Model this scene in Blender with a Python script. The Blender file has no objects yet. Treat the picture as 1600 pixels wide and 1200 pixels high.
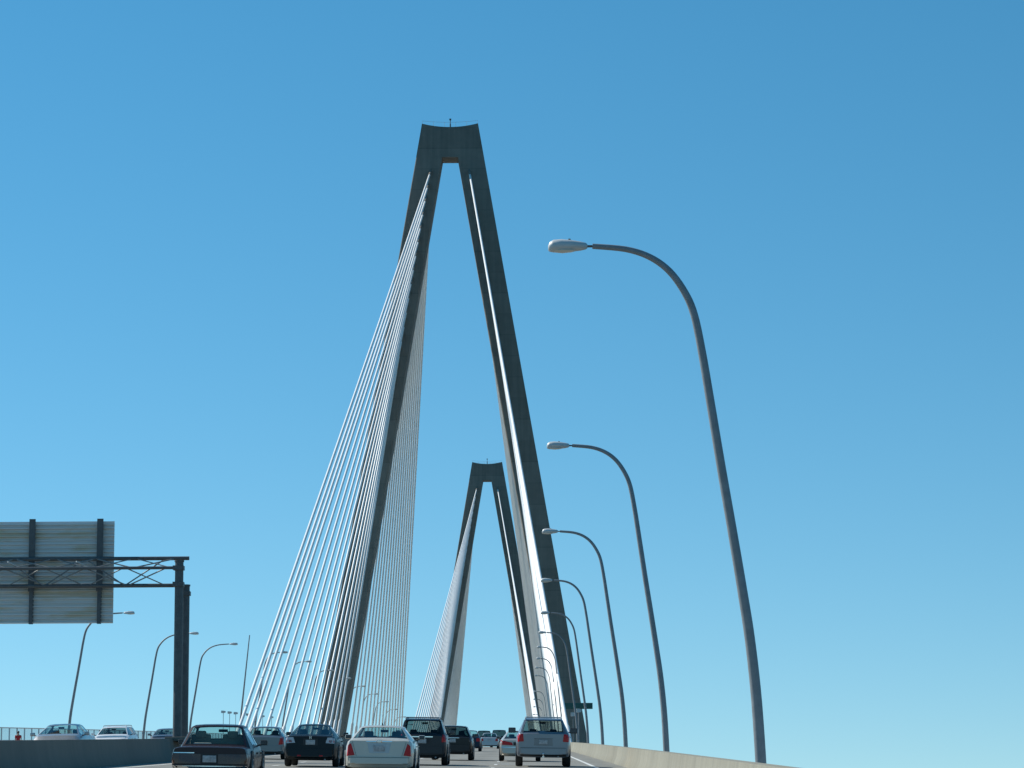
import bpy, bmesh, math, random
from mathutils import Vector, Matrix
from mathutils.bvhtree import BVHTree
random.seed(7)
PI = math.pi
scene = bpy.context.scene
COL = scene.collection

# ---------------------------------------------------------------- helpers
def link(o, parent=None):
    COL.objects.link(o)
    if parent is not None:
        o.parent = parent
    return o

def tag(o, label=None, cat=None, group=None, kind=None):
    if label: o['label'] = label
    if cat: o['category'] = cat
    if group: o['group'] = group
    if kind: o['kind'] = kind
    return o

def thing(name, label, cat, loc=(0, 0, 0), group=None):
    o = bpy.data.objects.new(name, None)
    o.location = loc
    o.empty_display_size = 0.3
    link(o)
    return tag(o, label, cat, group)

def obj(name, bm, m, parent=None, sharp=40, smooth=True):
    bmesh.ops.recalc_face_normals(bm, faces=bm.faces)
    if smooth:
        lim = math.radians(sharp)
        for f in bm.faces: f.smooth = True
        for e in bm.edges:
            if len(e.link_faces) == 2:
                if e.calc_face_angle(0.0) > lim: e.smooth = False
    me = bpy.data.meshes.new(name)
    bm.to_mesh(me); bm.free()
    me.materials.append(m)
    return link(bpy.data.objects.new(name, me), parent)

def add_box(bm, c, s, rot=None, bev=0.0):
    r = bmesh.ops.create_cube(bm, size=1.0)
    vs = r['verts']
    M = Matrix.Translation(Vector(c)) @ (rot.to_4x4() if rot else Matrix.Identity(4)) @ Matrix.Diagonal((s[0], s[1], s[2], 1))
    bmesh.ops.transform(bm, matrix=M, verts=vs)
    if bev > 0:
        es = list({e for v in vs for e in v.link_edges})
        bmesh.ops.bevel(bm, geom=es, offset=bev, segments=2, affect='EDGES', profile=0.6)

def box_mesh(c, s, bev=0.0, rot=None):
    bm = bmesh.new(); add_box(bm, c, s, rot, bev); return bm

def add_tube(bm, pts, rad, n=8, caps=True):
    pts = [Vector(p) for p in pts]
    if not isinstance(rad, (list, tuple)): rad = [rad] * len(pts)
    rings = []
    up = Vector((0, 1, 0))
    for i, p in enumerate(pts):
        d = (pts[min(i + 1, len(pts) - 1)] - pts[max(i - 1, 0)]).normalized()
        a = up if abs(d.dot(up)) < 0.9 else Vector((1, 0, 0))
        u = d.cross(a).normalized(); v = d.cross(u).normalized()
        rings.append([bm.verts.new(p + (u * math.cos(t) + v * math.sin(t)) * rad[i]) for t in (2 * PI * k / n for k in range(n))])
    for a, b in zip(rings, rings[1:]):
        for k in range(n):
            bm.faces.new((a[k], a[(k + 1) % n], b[(k + 1) % n], b[k]))
    if caps:
        bm.faces.new(rings[0][::-1]); bm.faces.new(rings[-1])

def tube_mesh(pts, rad, n=8):
    bm = bmesh.new(); add_tube(bm, pts, rad, n); return bm

def add_loft(bm, rings, caps=True):
    R = [[bm.verts.new(p) for p in r] for r in rings]
    n = len(R[0])
    for a, b in zip(R, R[1:]):
        for k in range(n):
            bm.faces.new((a[k], a[(k + 1) % n], b[(k + 1) % n], b[k]))
    if caps:
        bm.faces.new(R[0][::-1]); bm.faces.new(R[-1])

# ---------------------------------------------------------------- materials
def principled(name):
    m = bpy.data.materials.new(name); m.use_nodes = True
    nt = m.node_tree
    return m, nt, nt.nodes['Principled BSDF']

def mat(name, col, rough=0.6, metal=0.0, var=0.12, scale=3.0, bump=0.0, bscale=30.0, coat=0.0, stretch=(1, 1, 1), spec=None):
    m, nt, b = principled(name)
    N = nt.nodes; L = nt.links
    tc = N.new('ShaderNodeTexCoord'); mp = N.new('ShaderNodeMapping'); mp.inputs['Scale'].default_value = stretch
    L.new(tc.outputs['Object'], mp.inputs['Vector'])
    no = N.new('ShaderNodeTexNoise'); no.inputs['Scale'].default_value = scale; no.inputs['Detail'].default_value = 6
    no.inputs['Roughness'].default_value = 0.65
    L.new(mp.outputs['Vector'], no.inputs['Vector'])
    mx = N.new('ShaderNodeMix'); mx.data_type = 'RGBA'
    lo = tuple(c * (1 - var) for c in col) + (1,); hi = tuple(min(1, c * (1 + var)) for c in col) + (1,)
    mx.inputs[6].default_value = lo; mx.inputs[7].default_value = hi
    mr = N.new('ShaderNodeMapRange'); mr.inputs['From Min'].default_value = 0.3; mr.inputs['From Max'].default_value = 0.7
    L.new(no.outputs['Fac'], mr.inputs['Value']); L.new(mr.outputs['Result'], mx.inputs[0])
    L.new(mx.outputs[2], b.inputs['Base Color'])
    b.inputs['Roughness'].default_value = rough; b.inputs['Metallic'].default_value = metal
    if coat: b.inputs['Coat Weight'].default_value = coat; b.inputs['Coat Roughness'].default_value = 0.06
    if spec is not None: b.inputs['Specular IOR Level'].default_value = spec
    if bump:
        n2 = N.new('ShaderNodeTexNoise'); n2.inputs['Scale'].default_value = bscale; n2.inputs['Detail'].default_value = 5
        L.new(mp.outputs['Vector'], n2.inputs['Vector'])
        bp = N.new('ShaderNodeBump'); bp.inputs['Strength'].default_value = bump; bp.inputs['Distance'].default_value = 0.02
        L.new(n2.outputs['Fac'], bp.inputs['Height']); L.new(bp.outputs['Normal'], b.inputs['Normal'])
    return m

def concrete(name, col, band_axis=None, band=3.8, streak=0.15):
    """Concrete with mottling, rain streaks down its faces and, if asked, the pour lines of its lifts."""
    m, nt, b = principled(name); N = nt.nodes; L = nt.links
    tc = N.new('ShaderNodeTexCoord')
    n1 = N.new('ShaderNodeTexNoise'); n1.inputs['Scale'].default_value = 0.35; n1.inputs['Detail'].default_value = 8; n1.inputs['Roughness'].default_value = 0.7
    L.new(tc.outputs['Object'], n1.inputs['Vector'])
    mp = N.new('ShaderNodeMapping'); mp.inputs['Scale'].default_value = (1.6, 1.6, 0.09)
    L.new(tc.outputs['Object'], mp.inputs['Vector'])
    n2 = N.new('ShaderNodeTexNoise'); n2.inputs['Scale'].default_value = 1.0; n2.inputs['Detail'].default_value = 6
    L.new(mp.outputs['Vector'], n2.inputs['Vector'])
    ad = N.new('ShaderNodeMath'); ad.operation = 'ADD'
    L.new(n1.outputs['Fac'], ad.inputs[0]); L.new(n2.outputs['Fac'], ad.inputs[1])
    last = ad.outputs[0]
    if band_axis is not None:
        sp = N.new('ShaderNodeSeparateXYZ'); L.new(tc.outputs['Object'], sp.inputs[0])
        dv = N.new('ShaderNodeMath'); dv.operation = 'DIVIDE'; dv.inputs[1].default_value = band
        L.new(sp.outputs[band_axis], dv.inputs[0])
        fr = N.new('ShaderNodeMath'); fr.operation = 'FRACT'; L.new(dv.outputs[0], fr.inputs[0])
        lt = N.new('ShaderNodeMath'); lt.operation = 'LESS_THAN'; lt.inputs[1].default_value = 0.05
        L.new(fr.outputs[0], lt.inputs[0])
        ml = N.new('ShaderNodeMath'); ml.operation = 'MULTIPLY'; ml.inputs[1].default_value = -0.22
        L.new(lt.outputs[0], ml.inputs[0])
        # each lift a slightly different grey
        fl = N.new('ShaderNodeMath'); fl.operation = 'FLOOR'; L.new(dv.outputs[0], fl.inputs[0])
        wn = N.new('ShaderNodeTexWhiteNoise'); wn.noise_dimensions = '1D'; L.new(fl.outputs[0], wn.inputs['W'])
        m2 = N.new('ShaderNodeMath'); m2.operation = 'MULTIPLY_ADD'; m2.inputs[1].default_value = 0.35; L.new(wn.outputs['Value'], m2.inputs[0]); L.new(ml.outputs[0], m2.inputs[2])
        a2 = N.new('ShaderNodeMath'); a2.operation = 'ADD'; L.new(last, a2.inputs[0]); L.new(m2.outputs[0], a2.inputs[1]); last = a2.outputs[0]
    mr = N.new('ShaderNodeMapRange'); mr.inputs['From Min'].default_value = 0.65; mr.inputs['From Max'].default_value = 1.45
    L.new(last, mr.inputs['Value'])
    mx = N.new('ShaderNodeMix'); mx.data_type = 'RGBA'
    mx.inputs[6].default_value = tuple(c * (1 - streak) for c in col) + (1,); mx.inputs[7].default_value = tuple(c * (1 + streak) for c in col) + (1,)
    L.new(mr.outputs['Result'], mx.inputs[0]); L.new(mx.outputs[2], b.inputs['Base Color'])
    b.inputs['Roughness'].default_value = 0.85
    n3 = N.new('ShaderNodeTexNoise'); n3.inputs['Scale'].default_value = 6; n3.inputs['Detail'].default_value = 6
    L.new(tc.outputs['Object'], n3.inputs['Vector'])
    bp = N.new('ShaderNodeBump'); bp.inputs['Strength'].default_value = 0.25; bp.inputs['Distance'].default_value = 0.03
    L.new(n3.outputs['Fac'], bp.inputs['Height']); L.new(bp.outputs['Normal'], b.inputs['Normal'])
    return m

def road_mat():
    """Tined concrete deck: mottled slabs, darker tyre tracks worn along each lane, grease down the middle."""
    m, nt, b = principled('worn_concrete_road'); N = nt.nodes; L = nt.links
    tc = N.new('ShaderNodeTexCoord')
    mp = N.new('ShaderNodeMapping'); mp.inputs['Scale'].default_value = (1.0, 0.06, 1.0)
    L.new(tc.outputs['Object'], mp.inputs['Vector'])
    n1 = N.new('ShaderNodeTexNoise'); n1.inputs['Scale'].default_value = 2.2; n1.inputs['Detail'].default_value = 8; n1.inputs['Roughness'].default_value = 0.7
    L.new(mp.outputs['Vector'], n1.inputs['Vector'])
    n2 = N.new('ShaderNodeTexNoise'); n2.inputs['Scale'].default_value = 0.25; n2.inputs['Detail'].default_value = 6
    L.new(tc.outputs['Object'], n2.inputs['Vector'])
    sp = N.new('ShaderNodeSeparateXYZ'); L.new(tc.outputs['Object'], sp.inputs[0])
    ab = N.new('ShaderNodeMath'); ab.operation = 'ABSOLUTE'; L.new(sp.outputs[0], ab.inputs[0])
    a1 = N.new('ShaderNodeMath'); a1.operation = 'MULTIPLY_ADD'; a1.inputs[1].default_value = 2 * PI / 1.825; a1.inputs[2].default_value = -1.35 * 2 * PI / 1.825 - PI / 2 - 0.2
    L.new(ab.outputs[0], a1.inputs[0])
    sn = N.new('ShaderNodeMath'); sn.operation = 'SINE'; L.new(a1.outputs[0], sn.inputs[0])
    s2 = N.new('ShaderNodeMath'); s2.operation = 'MULTIPLY'; s2.inputs[1].default_value = -0.10; L.new(sn.outputs[0], s2.inputs[0])
    ad = N.new('ShaderNodeMath'); ad.operation = 'ADD'; L.new(n1.outputs['Fac'], ad.inputs[0]); L.new(n2.outputs['Fac'], ad.inputs[1])
    a3 = N.new('ShaderNodeMath'); a3.operation = 'ADD'; L.new(ad.outputs[0], a3.inputs[0]); L.new(s2.outputs[0], a3.inputs[1])
    mr = N.new('ShaderNodeMapRange'); mr.inputs['From Min'].default_value = 0.6; mr.inputs['From Max'].default_value = 1.4
    L.new(a3.outputs[0], mr.inputs['Value'])
    mx = N.new('ShaderNodeMix'); mx.data_type = 'RGBA'
    mx.inputs[6].default_value = (0.165, 0.162, 0.142, 1); mx.inputs[7].default_value = (0.265, 0.26, 0.228, 1)
    L.new(mr.outputs['Result'], mx.inputs[0]); L.new(mx.outputs[2], b.inputs['Base Color'])
    b.inputs['Roughness'].default_value = 0.85
    n3 = N.new('ShaderNodeTexNoise'); n3.inputs['Scale'].default_value = 9; n3.inputs['Detail'].default_value = 6
    L.new(tc.outputs['Object'], n3.inputs['Vector'])
    bp = N.new('ShaderNodeBump'); bp.inputs['Strength'].default_value = 0.3; bp.inputs['Distance'].default_value = 0.02
    L.new(n3.outputs['Fac'], bp.inputs['Height']); L.new(bp.outputs['Normal'], b.inputs['Normal'])
    return m

def glass_mat(name, tint, tr=0.75):
    m = bpy.data.materials.new(name); m.use_nodes = True
    nt = m.node_tree; N = nt.nodes; L = nt.links
    N.remove(N['Principled BSDF']); out = N['Material Output']
    t = N.new('ShaderNodeBsdfTransparent'); t.inputs[0].default_value = tuple(c * tr for c in tint) + (1,)
    g = N.new('ShaderNodeBsdfGlossy'); g.inputs['Roughness'].default_value = 0.03; g.inputs[0].default_value = (0.9, 0.95, 1, 1)
    fr = N.new('ShaderNodeFresnel'); fr.inputs[0].default_value = 1.5
    mx = N.new('ShaderNodeMixShader')
    ge = N.new('ShaderNodeNewGeometry'); io = N.new('ShaderNodeMath'); io.operation = 'MULTIPLY_ADD'; io.inputs[1].default_value = 1 / 1.45 - 1.45; io.inputs[2].default_value = 1.45
    L.new(ge.outputs['Backfacing'], io.inputs[0]); L.new(io.outputs[0], fr.inputs[0])     # the same pane from outside and from inside
    L.new(fr.outputs[0], mx.inputs[0]); L.new(t.outputs[0], mx.inputs[1]); L.new(g.outputs[0], mx.inputs[2]); L.new(mx.outputs[0], out.inputs[0])
    return m

def paint(name, col, metal=0.3, rough=0.38, coat=None):
    dark = max(col) < .1
    return mat(name, col, rough, metal, var=0.08, scale=1.2, coat=(.22 if dark else .6) if coat is None else coat, spec=.22 if dark else .5)

def water_mat():
    m, nt, b = principled('harbour_water'); N = nt.nodes; L = nt.links
    b.inputs['Base Color'].default_value = (0.02, 0.05, 0.06, 1); b.inputs['Roughness'].default_value = 0.12
    tc = N.new('ShaderNodeTexCoord'); n = N.new('ShaderNodeTexNoise'); n.inputs['Scale'].default_value = 0.15; n.inputs['Detail'].default_value = 8
    L.new(tc.outputs['Object'], n.inputs['Vector'])
    bp = N.new('ShaderNodeBump'); bp.inputs['Strength'].default_value = 0.6; bp.inputs['Distance'].default_value = 0.6
    L.new(n.outputs['Fac'], bp.inputs['Height']); L.new(bp.outputs['Normal'], b.inputs['Normal'])
    return m

def sign_back_mat():
    """Back of extruded aluminium sign planks: weathered metal, browner in random soft-edged patches."""
    m, nt, b = principled('sign_back_aluminium'); N = nt.nodes; L = nt.links
    tc = N.new('ShaderNodeTexCoord')
    mp = N.new('ShaderNodeMapping'); mp.inputs['Scale'].default_value = (0.35, 1, 1.6)
    L.new(tc.outputs['Object'], mp.inputs['Vector'])
    n = N.new('ShaderNodeTexNoise'); n.inputs['Scale'].default_value = 1.4; n.inputs['Detail'].default_value = 6
    L.new(mp.outputs['Vector'], n.inputs['Vector'])
    mr = N.new('ShaderNodeMapRange'); mr.inputs['From Min'].default_value = 0.50; mr.inputs['From Max'].default_value = 0.62
    L.new(n.outputs['Fac'], mr.inputs['Value'])
    mx = N.new('ShaderNodeMix'); mx.data_type = 'RGBA'
    mx.inputs[6].default_value = (0.68, 0.69, 0.67, 1); mx.inputs[7].default_value = (0.62, 0.56, 0.44, 1)
    L.new(mr.outputs['Result'], mx.inputs[0]); L.new(mx.outputs[2], b.inputs['Base Color'])
    b.inputs['Roughness'].default_value = 0.6; b.inputs['Metallic'].default_value = 0.15
    return m

M = {}
M['tower'] = concrete('tower_concrete', (0.205, 0.183, 0.152), 2, 3.9, 0.24)
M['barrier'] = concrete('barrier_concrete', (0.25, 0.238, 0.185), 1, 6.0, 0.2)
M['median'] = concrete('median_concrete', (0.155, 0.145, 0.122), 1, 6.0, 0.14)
M['deck'] = concrete('deck_concrete', (0.33, 0.32, 0.29), None, 1, 0.15)
M['path'] = concrete('path_concrete', (0.38, 0.37, 0.33), 1, 3.0, 0.12)
M['road'] = road_mat()
M['mark'] = mat('white_road_paint', (0.68, 0.68, 0.64), 0.7, var=0.18, scale=1.5)
M['joint'] = mat('joint_rubber', (0.06, 0.06, 0.06), 0.7)
M['cable'] = mat('white_cable_sheath', (0.84, 0.845, 0.82), 0.42, var=0.06, scale=0.6)
M['guard'] = mat('cable_guard_pipe', (0.74, 0.75, 0.73), 0.45, var=0.08)
M['galv'] = mat('galvanised_steel', (0.25, 0.265, 0.275), 0.55, 0.15, var=0.15, scale=4)
M['gantry'] = mat('weathered_gantry_steel', (0.105, 0.112, 0.115), 0.55, 0.3, var=0.2, scale=5)
M['brace'] = mat('gantry_brace_steel', (0.24, 0.25, 0.25), 0.5, 0.3, var=0.2, scale=5)
M['lumin'] = mat('lamp_housing_grey', (0.55, 0.57, 0.56), 0.45, 0.1, var=0.08)
M['lens'] = mat('lamp_lens', (0.62, 0.62, 0.55), 0.25, var=0.05)
M['rail'] = mat('railing_steel', (0.42, 0.44, 0.45), 0.5, 0.3, var=0.1)
M['signback'] = sign_back_mat()
M['green'] = mat('green_sign_face', (0.02, 0.10, 0.085), 0.45, var=0.1)
M['water'] = water_mat()
M['tyre'] = mat('tyre_rubber', (0.018, 0.018, 0.018), 0.75, var=0.2, scale=12)
M['rim'] = mat('alloy_rim', (0.45, 0.46, 0.47), 0.3, 0.8)
M['hub'] = mat('steel_hubcap', (0.5, 0.5, 0.5), 0.3, 0.8)
M['trim'] = mat('black_plastic_trim', (0.02, 0.021, 0.022), 0.55)
M['mirror'] = mat('mirror_glass', (0.06, 0.07, 0.085), 0.12, 0.9, var=0.03)
M['chrome'] = mat('chrome', (0.75, 0.76, 0.77), 0.12, 1.0, var=0.03)
M['seat'] = mat('dark_seat_fabric', (0.05, 0.052, 0.055), 0.85)
M['tanseat'] = mat('tan_seat_fabric', (0.22, 0.19, 0.14), 0.85)
M['plate'] = mat('pale_licence_plate', (0.36, 0.38, 0.39), 0.5, var=0.4, scale=14)
M['redlens'] = mat('red_lamp_lens', (0.46, 0.008, 0.010), 0.25, var=0.25, scale=14, coat=0.15, spec=.25)
M['darkred'] = mat('dark_red_lamp_lens', (0.045, 0.010, 0.010), 0.2, var=0.3, scale=10, coat=0.5)
M['amber'] = mat('amber_lamp_lens', (0.075, 0.022, 0.008), 0.2, var=0.2, coat=0.5)
M['clearlens'] = mat('clear_lamp_lens', (0.52, 0.44, 0.44), 0.12, 0.3, var=0.2, scale=12, coat=0.7)
M['glass'] = glass_mat('tinted_car_glass', (0.78, 0.90, 0.87), 0.92)
M['midglass'] = glass_mat('rear_tinted_car_glass', (0.66, 0.78, 0.75), 0.66)
M['limo'] = glass_mat('dark_car_glass', (0.5, 0.6, 0.6), 0.2)
M['privacy'] = glass_mat('privacy_car_glass', (0.62, 0.72, 0.70), 0.42)
M['skin'] = mat('skin', (0.42, 0.26, 0.18), 0.6, var=0.06)
M['hair'] = mat('dark_hair', (0.02, 0.015, 0.012), 0.6)
M['redcloth'] = mat('red_shirt_cloth', (0.40, 0.02, 0.025), 0.85, var=0.15, scale=8)
M['darkcloth'] = mat('dark_trouser_cloth', (0.03, 0.035, 0.05), 0.85)
M['cushion'] = mat('pale_cushion_cloth', (0.62, 0.52, 0.48), 0.9, var=0.2, scale=8)

# ---------------------------------------------------------------- the line of the road
def zc(Y):                       # crown of the deck: a steady climb, then the crest over the main span
    if Y < 440: return .0402 * Y - .6e-5 * Y * Y
    t = Y - 440; return 16.53 + .0349 * t - 5.54e-5 * t * t
def cx(Y):                       # the approach bends very slightly
    return 4e-6 * (400 - Y) ** 2 if Y < 400 else 0.0
def road_z(X, Y): return zc(Y) - .018 * abs(X - cx(Y))
def slope(Y): return (zc(Y + .5) - zc(Y - .5))
Y0, Y1 = -60.0, 1330.0
YS = [Y0 + i * 10 for i in range(int((Y1 - Y0) / 10) + 1)]

def sweep(name, prof, m, parent=None, ys=YS, closed=True, sharp=30):
    """Carry a cross-section (x from the crown line, height above the crown) along the deck."""
    bm = bmesh.new()
    rings = [[(x + cx(Y), Y, zc(Y) + h) for x, h in prof] for Y in ys]
    if closed: add_loft(bm, rings)
    else:
        R = [[bm.verts.new(p) for p in r] for r in rings]
        for a, b in zip(R, R[1:]):
            for k in range(len(prof) - 1): bm.faces.new((a[k], a[k + 1], b[k + 1], b[k]))
    return obj(name, bm, m, parent, sharp)

def cf(x): return -.018 * abs(x)

# ---------------------------------------------------------------- the setting
EDGE = 17.1
o = sweep('road', [(-EDGE, cf(EDGE)), (0, 0), (EDGE, cf(EDGE)), (EDGE, cf(EDGE) - .3), (0, -.3), (-EDGE, cf(EDGE) - .3)], M['road']); tag(o, kind='structure')
PB = cf(EDGE) + .06
o = sweep('path', [(-26.2, PB), (-17.62, PB), (-17.62, PB - .3), (-26.2, PB - .3)], M['path']); tag(o, kind='structure')
o = sweep('bridge_deck', [(-26.5, PB - .33), (21.0, PB - .33), (21.0, PB - .8), (20.0, -2.2), (18.0, -2.2), (17.6, -.95), (-17.6, -.95), (-18.0, -2.2), (-20.0, -2.2), (-21, -1.0), (-26.5, PB - .8)], M['deck']); tag(o, kind='structure')
o = sweep('edge_strip', [(17.62, PB), (21.0, PB), (21.0, PB - .3), (17.62, PB - .3)], M['path']); tag(o, kind='structure')

bm = bmesh.new()                  # painted lines, 4 mm over the road
def strip(x0, x1, y0, y1):
    n = max(1, int((y1 - y0) / 10))
    prev = None
    for i in range(n + 1):
        Y = y0 + (y1 - y0) * i / n
        c = [bm.verts.new((x + cx(Y), Y, zc(Y) + cf(x) + .006)) for x in (x0, x1)]
        if prev: bm.faces.new((prev[0], prev[1], c[1], c[0]))
        prev = c
LANES = (1.35, 5.0, 8.65, 12.3, 15.95)
for s in (1, -1):
    for xe in (LANES[0], LANES[4]):
        strip(s * xe - .075, s * xe + .075, Y0, Y1 - 5)
    for xl in LANES[1:4]:
        y = -50.0
        while y < 900:
            strip(s * xl - .06, s * xl + .06, y, y + 3.05); y += 12.2
o = obj('road_markings', bm, M['mark']); tag(o, kind='structure')
bm = bmesh.new()
for y in range(-32, 900, 40):
    for x0, x1 in ((-EDGE, 0), (0, EDGE)):
        vs = []
        for x, yy in ((x0, y), (x1, y), (x1, y + .12), (x0, y + .12)):
            vs.append(bm.verts.new((x + cx(yy), yy, zc(yy) + cf(x) + .010)))
        bm.faces.new(vs)
o = obj('road_joints', bm, M['joint']); tag(o, kind='structure')

bm = bmesh.new()
S = 15000
bm.faces.new([bm.verts.new(p) for p in ((-S, -S, -38), (S, -S, -38), (S, S, -38), (-S, S, -38))])
o = obj('water', bm, M['water']); tag(o, kind='structure')

# barriers: safety-shape concrete walls
def barrier_prof(x, d, base, h=.70):     # d = +1: traffic face towards +x
    return [(x, base - .2), (x, base + .07), (x - d * .10, base + .30), (x - d * .16, base + h), (x - d * .42, base + h), (x - d * .45, base - .2)]
o = sweep('parapet', barrier_prof(EDGE, -1, cf(EDGE)), M['barrier'])
tag(o, 'long sunlit beige concrete parapet beside the right shoulder under the lamp posts', 'concrete barrier')
o = sweep('parapet', barrier_prof(-EDGE, 1, cf(EDGE)), M['barrier'])
tag(o, 'low concrete parapet between the oncoming lanes and the footpath', 'concrete barrier')
b0 = -.01
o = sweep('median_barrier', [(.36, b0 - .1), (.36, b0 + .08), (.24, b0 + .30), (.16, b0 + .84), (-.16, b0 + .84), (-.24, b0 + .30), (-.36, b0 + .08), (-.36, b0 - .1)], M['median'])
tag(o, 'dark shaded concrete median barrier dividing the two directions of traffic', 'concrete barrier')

# ---------------------------------------------------------------- towers
D1, D2 = 520.0, 991.0
def xo(Z): return 5.18 + (133.5 - Z) * .1690      # outer edge of a leg at height Z
def xi(Z): return 1.43 + (127.1 - Z) * .1682      # inner edge
HOPEN, HTOP = 127.1, 133.5
def depth(Z): return 2.3 + (HTOP - Z) * .0125     # half thickness along the road

def tower(Y, label):
    t = thing('bridge_tower', label, 'bridge tower', (0, Y, 0), 'diamond towers of the cable-stayed bridge')
    zk = 15.0
    for s in (1, -1):
        rings = []
        for Z in (zk, 45, 75, 105, HOPEN):
            a, b, d = xi(Z), xo(Z), depth(Z); c = .12
            pts = [(a + c, -d), (b - c, -d), (b, -d + c), (b, d - c), (b - c, d), (a + c, d), (a, d - c), (a, -d + c)]
            rings.append([(s * x, y, Z) for x, y in pts])
        bm = bmesh.new(); add_loft(bm, rings); obj('leg', bm, M['tower'], t, 25)
        rings = []                  # below the deck the legs lean back in to one footing
        for Z, k in ((-36, .36), (zk - .02, 1.0)):
            a, b, d = xi(zk) * k, xo(zk) * k, depth(zk); c = .12
            pts = [(a + c, -d), (b - c, -d), (b, -d + c), (b, d - c), (b - c, d), (a + c, d), (a, d - c), (a, -d + c)]
            rings.append([(s * x, y, Z) for x, y in pts])
        bm = bmesh.new(); add_loft(bm, rings); obj('lower_leg', bm, M['tower'], t, 25)
    # crown: the two legs run together; its top edge dips in the middle
    n = 14; d = depth(HOPEN)
    out = [(-xo(HOPEN), HOPEN + .004), (xo(HOPEN), HOPEN + .004)]
    for i in range(n + 1):
        u = 1 - 2 * i / n
        out.append((5.18 * u, HTOP - .68 * (1 - u * u)))
    bm = bmesh.new()
    add_loft(bm, [[(x, y, z) for x, z in out] for y in (-d, d)])
    crown = obj('crown', bm, M['tower'], t, 25)
    bm = bmesh.new()
    rl = [(5.1 * (1 - 2 * i / 10), HTOP + .05 + .5 - .3 * (1 - (1 - 2 * i / 10) ** 2)) for i in range(11)]
    for y in (-d + .15, d - .15):
        add_tube(bm, [(x, y, z) for x, z in rl], .022, 6)
        for x, z in rl[::2]: add_tube(bm, [(x, y, z - 1.3), (x, y, z)], .022, 5)
    obj('top_railing', bm, M['rail'], crown)
    bm = bmesh.new(); add_tube(bm, [(0, 0, HTOP - 1.2), (0, 0, HTOP + .5)], .12, 8); add_tube(bm, [(0, 0, HTOP + .5), (0, 0, HTOP + 1.5)], .07, 8)
    add_box(bm, (0, 0, HTOP + 1.35), (.35, .2, .3))
    obj('mast', bm, M['gantry'], t)
    dz = zc(Y)
    obj('deck_beam', box_mesh((0, 0, dz - 5.0), (2 * xi(dz - 5) + .6, 6.5, 4.2), .15), M['tower'], t)
    obj('footing', box_mesh((0, 0, -37.2), (30, 16, 3.4), .4), M['tower'], t)
    return t
tower(D1, 'tall nearer concrete bridge tower shaped like an A with dipped crown, white cables fanning down')
tower(D2, 'smaller looking farther concrete bridge tower seen through the legs of the nearer one')

ORD = ['longest', 'second longest', 'third longest', 'fourth longest', 'fifth longest', 'sixth longest', 'seventh longest', 'eighth longest', 'ninth longest',
       'tenth longest', 'eleventh longest', 'twelfth longest', 'thirteenth longest', 'fourteenth longest', 'fifteenth longest', 'shortest']
SIDE = [194, 186.5, 179.5, 172, 159, 146, 133, 120, 107, 94, 81, 68, 55, 42, 30, 18]
MAIN = [229 - 14.0 * i for i in range(16)]
def cable_fan(Y, s, toward, dists, label, group, guard):
    for i, dd in enumerate(dists):
        zt = 124.7 - 2.5 * i
        xt = s * (.5 * (xi(zt) + xo(zt)) - .75)
        Ya = Y + toward * dd
        xb = 18.6 if s > 0 else -19.6
        top = Vector((xt, Y + toward * (depth(zt) - .3), zt))
        bot = Vector((xb + cx(Ya), Ya, zc(Ya) - .35))
        sag = (top - bot).length * .0016
        L = []
        for k in range(9):
            u = k / 8
            p = bot.lerp(top, u); p.z -= sag * 4 * u * (1 - u); L.append(p)
        bm = tube_mesh([p - bot for p in L], [.185 - .02 * (i / 15)] * 9, 10)
        c = obj('stay_cable', bm, M['cable'], None, 60); c.location = bot
        tag(c, label % ORD[i], 'stay cable', group)
        d = (top - bot).normalized()
        if guard:
            bm = tube_mesh([(0, 0, 0), d * 5.2, d * 5.5], [.26, .26, .2], 10)
            obj('guard_pipe', bm, M['guard'], c, 60)
        bm = tube_mesh([top - bot - d * 3.0, top - bot - d * .2], [.23, .23], 8)
        obj('upper_socket', bm, M['tower'], c, 60)
cable_fan(D1, -1, -1, SIDE, '%s white stay cable in the open fan left of and before the nearer tower', 'stay cables before the nearer tower, left leg', True)
cable_fan(D1, -1, 1, MAIN, '%s thin grey stay cable beyond the nearer tower, hanging inside its left leg', 'stay cables beyond the nearer tower, left leg', True)
cable_fan(D1, 1, -1, SIDE, '%s brilliant white stay cable in the narrow bundle before the nearer tower right leg', 'stay cables before the nearer tower, right leg', True)
cable_fan(D1, 1, 1, MAIN, '%s shaded grey stay cable beyond the right leg of the nearer tower', 'stay cables beyond the nearer tower, right leg', True)
cable_fan(D2, -1, -1, MAIN, '%s pale stay cable in the dense left fan before the farther tower', 'stay cables before the farther tower, left leg', False)
cable_fan(D2, -1, 1, SIDE, '%s faint stay cable beyond the farther tower, inside its left leg', 'stay cables beyond the farther tower, left leg', False)
cable_fan(D2, 1, -1, MAIN, '%s white stay cable in the narrow bundle before the farther tower right leg', 'stay cables before the farther tower, right leg', False)
cable_fan(D2, 1, 1, SIDE, '%s shaded stay cable beyond the right leg of the farther tower', 'stay cables beyond the farther tower, right leg', False)

# ---------------------------------------------------------------- street lamps
def smooth_path(pts, n=6):
    out = []
    P = [Vector(p) for p in pts]
    for i in range(len(P) - 1):
        a = P[max(i - 1, 0)]; b = P[i]; c = P[i + 1]; d = P[min(i + 2, len(P) - 1)]
        for k in range(n):
            t = k / n
            out.append(.5 * ((2 * b) + (c - a) * t + (2 * a - 5 * b + 4 * c - d) * t * t + (3 * b - a - 3 * c + d) * t ** 3))
    out.append(P[-1]); return out

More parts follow.
